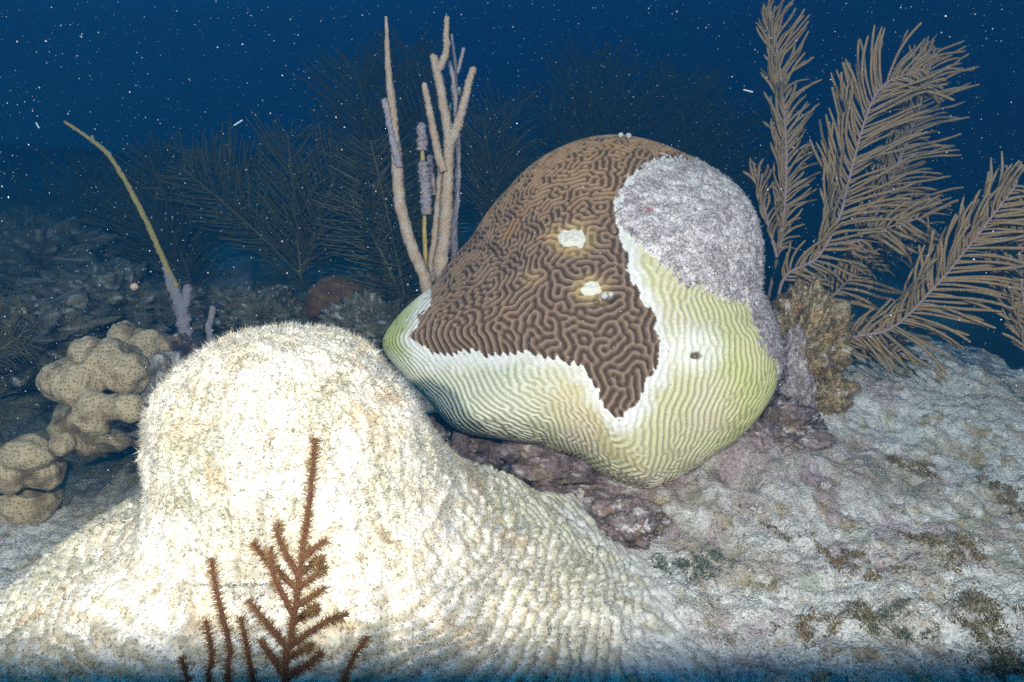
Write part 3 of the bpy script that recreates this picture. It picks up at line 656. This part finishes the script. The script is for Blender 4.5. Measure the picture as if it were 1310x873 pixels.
rodpart('stem', [(585, 340), (584, 200), (583, 120), (583, 90), (578, 45)], DR + .08, 2.4, 2, 'rod_grey', .4, root=True, par=rod4, b=b3)
rodpart('branch', [(584, 95), (589, 80), (593, 62)], DR + .08, 2.4, 2, 'rod_grey', .4, par=rod4, b=b3, n=16)
for k, (x_, y_) in enumerate([(580, 114), (587, 118), (578, 137)]):
    v_, f_ = blob(U(x_, y_, DR + .07), .0085, 2, (.8, 1, 1.5), seed=k); obj('bead', mesh_np('bead', v_ - b3, f_, M['pale']), rod4)

# bare whip on the left with an overgrown foot
DW = 2.0
bw = U(236, 432, DW); bw[2] = min(bw[2], Hs(bw[0], bw[1]))
whip = thing('sea_whip', bw, 'long bare yellowish sea whip leaning left above the star corals', 'sea whip')
p_ = rodpath([(226, 368), (210, 335), (188, 285), (165, 240), (140, 200), (118, 180), (83, 156)], DW, 90, False)
v_, f_ = tube(p_, px2m(np.interp(np.linspace(0, 1, 90), [0, .5, 1], [4.0, 3.6, 2.2]), DW), 8, .3, 160); obj('stem', mesh_np('stem', v_ - bw, f_, M['whip']), whip)
p_ = spline(np.vstack([bw + [0, 0, -.03], U([237, 236, 228, 219, 211], [430, 412, 385, 362, 342], DW)]), 50)
v_, f_ = tube(p_, px2m(np.interp(np.linspace(0, 1, 50), [0, .5, .8, 1], [10, 9, 8, 4]), DW), 10, .55, 130); obj('overgrown_foot', mesh_np('overgrown_foot', v_ - bw, f_, M['rod_grey']), whip)
p_ = rodpath([(234, 405), (238, 385), (240, 366)], DW, 24, False); v_, f_ = tube(p_, px2m(5, DW), 8, .5, 150); obj('overgrown_stub', mesh_np('overgrown_stub', v_ - bw, f_, M['rod_grey']), whip)
for x0, y0, x1, y1 in ((120, 182, 118, 174), (142, 202, 140, 195), (152, 222, 151, 214), (160, 234, 159, 228)):
    p_ = rodpath([(x0, y0), (x1, y1)], DW, 6, False); v_, f_ = tube(p_, px2m(2.0, DW), 6, .3, 150); obj('knob', mesh_np('knob', v_ - bw, f_, M['rod_grey']), whip)
bs = U(268, 432, 1.95); bs[2] = Hs(bs[0], bs[1])
p_ = spline(np.vstack([bs + [0, 0, -.02], U([268, 270, 272], [425, 410, 393], 1.95)]), 24); v_, f_ = tube(p_, px2m(4, 1.95), 8, .5, 150)
tag(obj('rod_stub', mesh_np('rod_stub', v_ - bs, f_, M['rod_grey']), loc=bs), 'short grey dead rod stub beside the bare whip', 'sea rod')

# ------------------------------------------------------------------ sea plumes
def branchlet_mesh(i, seg=6, n=9):
    r = np.random.default_rng(100 + i)
    z = np.linspace(0, 1, n); bend = .20 + .16 * r.random()
    pts = np.stack([bend * z ** 2 * 1.2 + .025 * np.sin(5 * z + 2 * i) * z, .06 * np.sin(z * 4 + i) * z, z * (1 - .5 * z * bend * bend)], -1)
    pts = np.vstack([[0, 0, -.02], pts])
    rad = np.r_[.016, np.interp(z, [0, .12, .5, .92, 1], [.017, .026, .030, .029, .020])]
    V, F = tube(pts, rad, seg)
    V = V + .004 * r.normal(size=V.shape)
    return V, F
BRV = [branchlet_mesh(i) for i in range(7)]
BRLOW = [branchlet_mesh(i, 3, 5) for i in range(7)]
BRM = [mesh_np('branchlet', v, f, M['branch']) for v, f in BRV]
def place(par, origin, zdir, xdir, length, width, me, name='branchlet'):
    z = np.asarray(zdir) / np.linalg.norm(zdir); x = np.asarray(xdir) - z * np.dot(xdir, z); x /= np.linalg.norm(x); y = np.cross(z, x)
    o = obj(name, me, par)
    o.matrix_local = Matrix([[x[0] * width, y[0] * width, z[0] * length, origin[0]], [x[1] * width, y[1] * width, z[1] * length, origin[1]], [x[2] * width, y[2] * width, z[2] * length, origin[2]], [0, 0, 0, 1]])
    return o
def plume(root, path, Ds, lenL, lenR, spacing, angle=42, start=.12, facing=(0, -1, .25), stemw=(5, 2.5), seed=0, joined=None, toroot=None, width=None, droop=.35):
    """one feather: a stem with two rows of branchlets; joined = material for a far, blurred one"""
    r = np.random.default_rng(seed + 500); b = np.array(root.location)
    Ds = np.broadcast_to(np.asarray(Ds, float), (len(path),))
    pts = U([p[0] for p in path], [p[1] for p in path], Ds); Dm = float(Ds.mean())
    if toroot is not None: pts = np.vstack([np.asarray(toroot)[None], pts])
    n = 70; S = spline(pts, n); tot = np.linalg.norm(np.diff(S, axis=0), axis=1).sum()
    v_, f_ = tube(S, px2m(np.linspace(stemw[0], stemw[1], n) / 2, Dm), 7, .2, 150)
    coll = [(v_, f_)]
    st = None
    if joined is None: st = obj('stem', mesh_np('stem', v_ - b, f_, M['rachis']), root)
    T = np.gradient(S, axis=0); T /= np.linalg.norm(T, axis=1)[:, None]
    fc_ = np.asarray(facing, float)
    cnt = int(tot * (1 - start) / px2m(spacing, Dm))
    for k in range(cnt):
        t = start + (1 - start) * (k + .5) / cnt
        for sgn in (-1, 1):
            q = min(.999, t + r.normal(0, .25 / cnt)) * (n - 1); i = int(q); f = q - i
            o_ = S[i] * (1 - f) + S[min(i + 1, n - 1)] * f; d = T[i]
            nrm_ = fc_ - d * fc_.dot(d); nrm_ /= np.linalg.norm(nrm_); side = np.cross(d, nrm_) * sgn
            env = min(1, .45 + 2.2 * (t - start)) * min(1, (1.02 - t) * 5.5 + .16)
            L = px2m((lenR if sgn > 0 else lenL) * env * r.uniform(.78, 1.12), Dm)
            an = math.radians(angle + r.normal(0, 6)) * (1 - .25 * t)
            zd = d * math.cos(an) + side * math.sin(an) + nrm_ * r.normal(.10, .22 if joined is None else .55)
            bd = (d * r.uniform(.5, 1) if sgn < 0 else d * (1 - 2 * droop) + np.array([0, 0, -droop])) + nrm_ * r.normal(0, .35) + side * .05
            m_ = r.integers(0, len(BRM)); wd_ = width if width else max(L, .05) * 1.0
            if joined is None: place(root, o_ - b, zd, bd, L, wd_, BRM[m_])
            else:
                z = zd / np.linalg.norm(zd); x = bd - z * bd.dot(z); x /= np.linalg.norm(x); y = np.cross(z, x); V, F = BRLOW[m_]
                coll.append((o_ + V[:, :1] * x * wd_ + V[:, 1:2] * y * wd_ + V[:, 2:] * z * L, F))
    if joined is not None:
        v_, f_ = join(coll); o = obj('plume', mesh_np('plume', v_ - b, f_, joined), root); o['kind'] = 'stuff' if False else 'thing'
        del o['kind']
def root_at(px, py, D, dx=0.0, dy=.03):
    p = U(px, py, D); return np.array([p[0] + dx, p[1] + dy, Hs(p[0] + dx, p[1] + dy) - .02])
GP = 'sea plumes beside the brain coral'
r1 = root_at(985, 400, 1.80, .0); pa = thing('sea_plume', r1, 'narrow upright sea plume rising closest to the grey dead patch of the brain coral', 'sea plume', GP)
plume(pa, [(985, 372), (1000, 300), (1006, 210), (1000, 110), (985, 8)], 1.80, 52, 52, 4.2, 42, .30, seed=1, toroot=r1, width=.108)
plume(pa, [(994, 330), (980, 275), (966, 218)], 1.78, 30, 30, 8, 36, .1, seed=2, stemw=(4, 2), width=.12)
r2 = root_at(998, 366, 1.74, .02); pb_ = thing('sea_plume', r2, 'broad arching sea plume with pale tip bending right, in the middle of the group', 'sea plume', GP)
plume(pb_, [(1000, 362), (1045, 330), (1073, 280), (1085, 235), (1108, 150), (1132, 108), (1182, 88)], [1.74, 1.72, 1.7, 1.7, 1.7, 1.7, 1.7], 80, 84, 4.4, 56, .25, seed=3, toroot=r2, width=.108)
plume(pb_, [(1063, 308), (1092, 310), (1140, 290), (1188, 276)], 1.72, 52, 50, 7, 52, .12, seed=4, stemw=(4, 2), width=.14)
r3 = root_at(1050, 400, 1.92, .02); pc = thing('sea_plume', r3, 'tall pointed sea plume standing behind the arching one', 'sea plume', GP)
plume(pc, [(1060, 390), (1100, 320), (1140, 230), (1172, 150), (1196, 62)], 1.92, 60, 66, 4.4, 56, .20, seed=5, toroot=r3, width=.108)
plume(pc, [(1085, 350), (1120, 330), (1150, 300), (1170, 240)], 1.95, 60, 55, 5.5, 55, .1, seed=55, width=.108, stemw=(4, 2))
r4 = root_at(1065, 440, 1.68, -.03, .02); pd = thing('sea_plume', r4, 'sea plume leaning far right out of the ochre algae knob', 'sea plume', GP)
plume(pd, [(1078, 437), (1140, 420), (1195, 368), (1245, 308), (1300, 236)], [1.66, 1.64, 1.6, 1.57, 1.55], 76, 92, 4.6, 60, .16, seed=6, toroot=r4, width=.108)
r5 = root_at(1335, 500, 1.62, .0); pe = thing('sea_plume', r5, 'curled sea plume at the edge of the drop, its branchlets hanging left', 'sea plume', GP)
plume(pe, [(1330, 480), (1316, 420), (1306, 350), (1312, 270)], 1.6, 62, 54, 4.4, 68, .30, seed=7, toroot=r5, width=.125, droop=1.2)
r6 = root_at(1035, 420, 1.85, 0); pf = thing('sea_plume', r6, 'short bushy sea plume low behind the ochre algae knob', 'sea plume', GP)
plume(pf, [(1035, 425), (1060, 385), (1100, 345)], 1.82, 70, 70, 7, 60, .2, seed=8, toroot=r6, width=.14)
plume(pf, [(1060, 450), (1110, 440), (1150, 450)], 1.80, 60, 60, 7, 60, .1, seed=9, width=.14)

# dim sea plumes further back
BF = M['bushfar']
def bush(D, base, tops, label, length=55, seed=0, spacing=3.2, ang_=52):
    rr_ = random.Random(seed); tops = tops + [(tx + rr_.uniform(-38, 38), ty + rr_.uniform(15, 75)) for tx, ty in tops]
    rt = root_at(base[0], base[1], D); th_ = thing('sea_plume', rt, label, 'sea plume', 'dim sea plumes in the background')
    for k, tp in enumerate(tops):
        midp = ((base[0] * .45 + tp[0] * .55) + (tp[0] - base[0]) * -.08, base[1] * .5 + tp[1] * .5)
        plume(th_, [base, midp, tp], D + .12 * (k % 3 - 1), length * 1.2, length * 1.2, spacing, ang_, .12, seed=seed + 20 * k, joined=BF, toroot=rt if k == 0 else None, width=.062 * D / 2.2, stemw=(5, 2), droop=.6)
bush(2.25, (520, 392), [(474, 180), (520, 250), (500, 300)], 'olive sea plume with drooping branchlets right behind the pale sea rods', 62, 1, 3.6, 75)
bush(2.7, (385, 352), [(368, 172), (268, 196), (322, 208), (436, 205), (405, 240)], 'bushy brown sea plume behind the white mound', 62, 2, 3.2)
bush(3.3, (250, 380), [(190, 195), (235, 205), (150, 250), (215, 280)], 'faint bushy sea plume between the bare whip and the brown one', 62, 3)
bush(3.5, (520, 330), [(452, 82), (520, 62), (488, 150), (560, 120)], 'tall dark green sea plume far behind the pale sea rods', 70, 4)
bush(3.2, (640, 300), [(618, 150), (645, 135), (600, 190)], 'faint sea plume between the forked sea rod and the brain coral dome', 55, 5)
bush(4.0, (770, 330), [(750, 75), (800, 95), (720, 130), (780, 140)], 'very faint sea plume far behind the brain coral summit', 75, 6)
bush(4.2, (890, 330), [(870, 100), (905, 140), (940, 160)], 'very faint sea plume far behind the grey dead patch', 70, 7)
bush(3.9, (130, 370), [(110, 215), (60, 270), (30, 290), (145, 235)], 'faint low sea plume behind the tip of the bare whip', 60, 8)
bush(1.75, (-30, 470), [(30, 392), (5, 380), (38, 430)], 'brown sea plume tuft left of the star corals', 34, 9, 5)

# ------------------------------------------------------------------ background mound coral and sponge
def single(name, c, r, sq, label, cat, mat, seed, amp=.15, fn=None):
    v_, f_ = blob(c, r, 5, sq, amp, 2.2, seed); base = np.array([c[0], c[1], v_[:, 2].min()])
    return tag(obj(name, mesh_np(name, v_ - base, f_, M[mat]), loc=base), label, cat)
single('mound_coral', U(435, 386, 2.25), .115, (1, .9, .58), 'low rounded brown orange coral head behind the white mound', 'coral', 'brownmound', 3, .3)
def vase(c, R, Hh):
    t = np.linspace(0, 1, 30); prof_ = [(R * (.55 + .5 * x), Hh * x) for x in t] + [(R * (.98 - .5 * (1 - x)), Hh * x) for x in t[::-1][:24]]
    a_ = np.linspace(0, 2 * np.pi, 40, endpoint=False)
    V = np.array([[(r * math.cos(q), r * math.sin(q), z) for q in a_] for r, z in prof_]); V = V + .10 * R * fbm(V, 1.2 / R, 3)[..., None]
    return V.reshape(-1, 3), grid_faces(len(prof_), 40, True)
cb = U(302, 398, 2.5); cb[2] = Hs(cb[0], cb[1]) - .02
v_, f_ = vase(cb, .065, .13)
tag(obj('vase_sponge', mesh_np('vase_sponge', v_ - cb, f_, M['sponge']), loc=cb), 'hazy blue grey vase sponge between whip and brown coral head', 'sponge')

# ------------------------------------------------------------------ algae clumps on the bottom
CL = [(1218, 690, .035, 'ochre algae tuft on the pale slope below the leaning sea plume', 0), (1292, 800, .07, 'large shaggy olive algae clump at the foot of the right slope', 1), (1100, 715, .030, 'thin ochre algae patch on bare pale sand', 0),
      (1040, 805, .022, 'small brown algae tuft alone near the shaded strip', 0), (880, 722, .030, 'dark green algae tuft below the rust brown stone', 2), (1185, 600, .030, 'brown algae tuft below the low brown green rock', 0),
      (1015, 690, .022, 'tiny ochre tuft in the middle of the sand', 0), (1165, 790, .026, 'blue green algae tuft beside the shaggy olive clump', 2), (1300, 640, .04, 'brown algae clump at the lip of the drop', 0)]
for k, (px_, py_, r_, lb, kind) in enumerate(CL):
    v = (py_ - 436.5) / FPX; D_ = (CAMZ - .05) / (SP + v * CP)
    for _ in range(6):
        p = U(px_, py_, D_); hh = Hs(p[0], p[1]); D_ = D_ * (CAMZ - hh) / (CAMZ - p[2])
    p = U(px_, py_, D_); n_ = int(2300 * (r_ / .04) ** 1.6)
    sub_ = rng.normal(0, .75, (9, 2)) * [1.25, .8] * r_; ss_ = rng.uniform(.12, .42, 9) * r_
    pick = rng.integers(0, 9, n_); q = sub_[pick] + rng.normal(0, 1, (n_, 2)) * ss_[pick][:, None]
    ok_ = fbm(np.c_[p[:2] + q, np.full(n_, k)], 70, 3, .6) > -.12; q = q[ok_]; pick = pick[ok_]; n_ = len(q)
    xy = p[:2] + q; zz = H(xy[:, 0], xy[:, 1]); dd = rng.uniform(.3, 1, 9)[pick] * np.exp(-((q - sub_[pick]) ** 2).sum(1) / (2 * ss_[pick] ** 2))
    P = np.stack([xy[:, 0], xy[:, 1], zz], -1); N = np.tile([0, 0, 1.0], (n_, 1)) + np.c_[q / r_ * .5, np.zeros(n_)]
    pal = np.array([[(.30, .21, .09), (.20, .14, .07), (.42, .34, .20)], [(.22, .19, .08), (.15, .12, .06), (.40, .38, .26)], [(.10, .14, .10), (.16, .20, .13), (.30, .34, .28)]][kind])
    c_ = pal[rng.integers(0, 3, n_)]; c_ = np.where((rng.random(n_) < .25)[:, None], ground_cols(P) * 1.2, c_)
    tv, tf, tcol = blades(P, N / np.linalg.norm(N, axis=1)[:, None], .004 + .016 * dd * (r_ / .04) ** .5, .0009, c_, per=2, spread=.75, bend=.8)
    b = np.array([p[0], p[1], hh])
    tag(obj('algae_tuft', mesh_np('algae_tuft', tv - b, tf, M['fuzz'], tcol, False), loc=b), lb, 'algae', 'algae tufts on the bottom')

# loose rubble half sunk in the turf
RUB = []
for k in range(5):
    v_, f_ = blob((0, 0, 0), 1.0, 3, (1, .8, .6), .75, 2.2, seed=k * 5.3)
    cc2 = mixc(np.tile([.30, .26, .22], (len(v_), 1)), np.tile([.58, .56, .54], (len(v_), 1)), sstep(-.3, .3, fbm(v_, 2.5, 3, off=k))); RUB.append(mesh_np('rubble_stone', v_, f_, M['rock'], cc2))
rr_ = random.Random(5)
for k in range(16):
    x_, y_ = rr_.uniform(.02, 1.0), rr_.uniform(.88, 1.75)
    if k < 6: x_, y_ = rr_.uniform(-.02, .2), rr_.uniform(1.02, 1.16)
    r_ = rr_.uniform(.007, .017); o = obj('rubble_stone', RUB[k % 5], loc=(x_, y_, Hs(x_, y_) + r_ * .1)); o.scale = (r_,) * 3; o.rotation_euler = (rr_.uniform(-.5, .5), rr_.uniform(-.5, .5), rr_.uniform(0, 6.3))
    tag(o, 'small mottled rubble stone half sunk in the turf bottom', 'stone', 'loose rubble on the bottom')

# ------------------------------------------------------------------ dark sea plume twig right in front
DF = .50
fr = np.array([U(362, 873, DF)[0] - .01, .40, 0.0]); fr[2] = .10
twig = thing('sea_plume', fr, 'small dark red brown feathery twig standing in front of the white mound', 'sea plume')
def twigpart(name, pts3, w0, w1, pol):
    n = 40; S = spline(pts3, n); w0 *= 1.1; w1 *= 1.1; v_, f_ = tube(S, np.linspace(w0, w1, n), 8, .3, 500)
    o = obj(name, mesh_np(name, v_ - fr, f_, M['twig']), twig)
    if pol:
        k = int(6 * pol * np.linalg.norm(np.diff(S, axis=0), axis=1).sum() / .001); ii = rng.integers(3, n - 1, k)
        T, N_, B_ = frames(S); a_ = rng.random(k) * 2 * np.pi
        nn2 = np.cos(a_)[:, None] * N_[ii] + np.sin(a_)[:, None] * B_[ii] + .35 * T[ii]; nn2 /= np.linalg.norm(nn2, axis=1)[:, None]
        P = S[ii] + (S[ii + 1] - S[ii]) * rng.random((k, 1)) + nn2 * w1 * .6
        tv, tf, tcol = blades(P, nn2, .0060, .00028, np.ones((k, 3)), per=1, spread=.25, bend=.3)
        q = obj('polyps', mesh_np('polyps', tv - fr, tf, M['polyp'], tcol, False), o); q['kind'] = 'stuff'
    return o
main = [(365, 880), (372, 820), (380, 760), (388, 700), (396, 640), (403, 562)]
mpts = np.vstack([fr, U([p[0] for p in main], [p[1] for p in main], DF)])
twigpart('stem', mpts, .0030, .0012, 2.0)
TW = [((383, 740), (357, 690), (357, 672)), ((380, 755), (340, 715), (323, 695)), ((374, 785), (350, 735), (347, 700)), ((368, 830), (335, 790), (318, 768)), ((362, 862), (340, 830), (333, 820)),
      ((386, 715), (405, 700), (417, 692)), ((384, 735), (400, 722), (413, 715)), ((382, 752), (402, 738), (415, 727)), ((379, 776), (402, 762), (415, 752)), ((377, 795), (392, 786), (404, 778)), ((371, 828), (410, 800), (444, 786)), ((370, 842), (388, 832), (398, 826)), ((366, 868), (395, 850), (412, 836))]
for k, (a0, a1, a2) in enumerate(TW):
    dz = [.0, rng.normal(0, .006), rng.normal(0, .012)]
    twigpart('branchlet', U([a0[0], a1[0], a2[0]], [a0[1], a1[1], a2[1]], [DF + q for q in dz]), .0019, .0011, 2.0)
sid = [((298, 900), (294, 830), (280, 770), (270, 715)), ((275, 900), (272, 840), (263, 795)), ((330, 900), (318, 840), (308, 790)), ((430, 910), (448, 850), (470, 815)), ((245, 905), (240, 870), (232, 842))]
for k, pth in enumerate(sid):
    pp = U([p[0] for p in pth], [p[1] for p in pth], DF + .015 * (k % 3))
    twigpart('side_stem', np.vstack([fr + [0.0, 0, .05], pp]), .0022, .0011, 1.6)

# ------------------------------------------------------------------ marine snow
n_ = 26000
py_ = rng.uniform(.4, 2.7, n_); px_ = rng.uniform(-1, 1, n_) * (.75 * py_ + .1); pz_ = rng.uniform(-.05, 1.75, n_)
pz_ = np.where(pz_ < H(px_, py_, False) + .05, pz_ + .5, pz_)
S_ = np.stack([px_, py_, pz_], -1)
d_ = np.linalg.norm(S_ - CAM, axis=1)
sz = rng.lognormal(math.log(.00036), .6, n_); sz = np.minimum(sz, .0013) * np.clip(d_ / 1.1, .35, 1.6)
oct_ = np.array([(1, 0, 0), (-1, 0, 0), (0, 1, 0), (0, -1, 0), (0, 0, 1), (0, 0, -1)], float)
of = np.array([(0, 2, 4), (2, 1, 4), (1, 3, 4), (3, 0, 4), (2, 0, 5), (1, 2, 5), (3, 1, 5), (0, 3, 5)])
V = S_[:, None] + oct_[None] * sz[:, None, None] * rng.uniform(.6, 1.4, (n_, 6, 1)); F = (np.arange(n_)[:, None, None] * 6 + of[None]).reshape(-1, 3)
tag(obj('marine_snow', mesh_np('marine_snow', V.reshape(-1, 3), F, M['snow'])), 'white specks of drifting particles all through the water', 'particles', None, 'stuff')
v_, f_ = blob(U(172, 367, 1.3), .0068, 2, q1, .08); c_ = U(172, 367, 1.3)
tag(obj('drifting_bead', mesh_np('drifting_bead', v_ - c_, f_, M['rod']), loc=c_), 'round orange white bead drifting left of the overgrown whip foot', 'particle')
for (x0, y0, x1, y1, lb) in ((299, 161, 310, 154, 'small pale sliver drifting above the brown background plume'), (951, 115, 963, 118, 'white sliver drifting left of the narrow upright sea plume'), (46, 157, 50, 164, 'tiny pale sliver drifting left of the whip tip')):
    p_ = U([x0, x1], [y0, y1], 1.2); v_, f_ = tube(np.linspace(p_[0], p_[1], 5), .0012, 6); c_ = p_.mean(0)
    tag(obj('drifting_sliver', mesh_np('drifting_sliver', v_ - c_, f_, M['snow']), loc=c_), lb, 'particle', 'slivers drifting in the water')

# ------------------------------------------------------------------ the water itself
hm = bpy.data.materials.new('sea_water'); hm.use_nodes = True; t = hm.node_tree
t.nodes.remove(t.nodes['Principled BSDF'])
pv = t.nodes.new('ShaderNodeVolumePrincipled')
pv.inputs['Density'].default_value = 0.31
pv.inputs['Color'].default_value = (0.011, 0.100, 0.240, 1)
pv.inputs['Absorption Color'].default_value = (0.13, 0.30, 0.40, 1)
pv.inputs['Anisotropy'].default_value = 0.3
t.links.new(pv.outputs[0], t.nodes['Material Output'].inputs['Volume'])
bx = np.array([(x, y, z) for x in (-13, 13) for y in (-3, 15) for z in (-2.0, 2.3)], float)
bf = np.array([(0, 1, 3, 2), (4, 6, 7, 5), (0, 4, 5, 1), (2, 3, 7, 6), (0, 2, 6, 4), (1, 5, 7, 3)])
tag(obj('haze', mesh_np('haze', bx, bf, hm, smooth=False)), 'blue hazy sea water filling the whole scene', 'water', None, 'stuff')
print('OBJECTS', len(bpy.data.objects), 'TRIS', sum(len(m.loops) - 2 * len(m.polygons) for m in bpy.data.meshes))
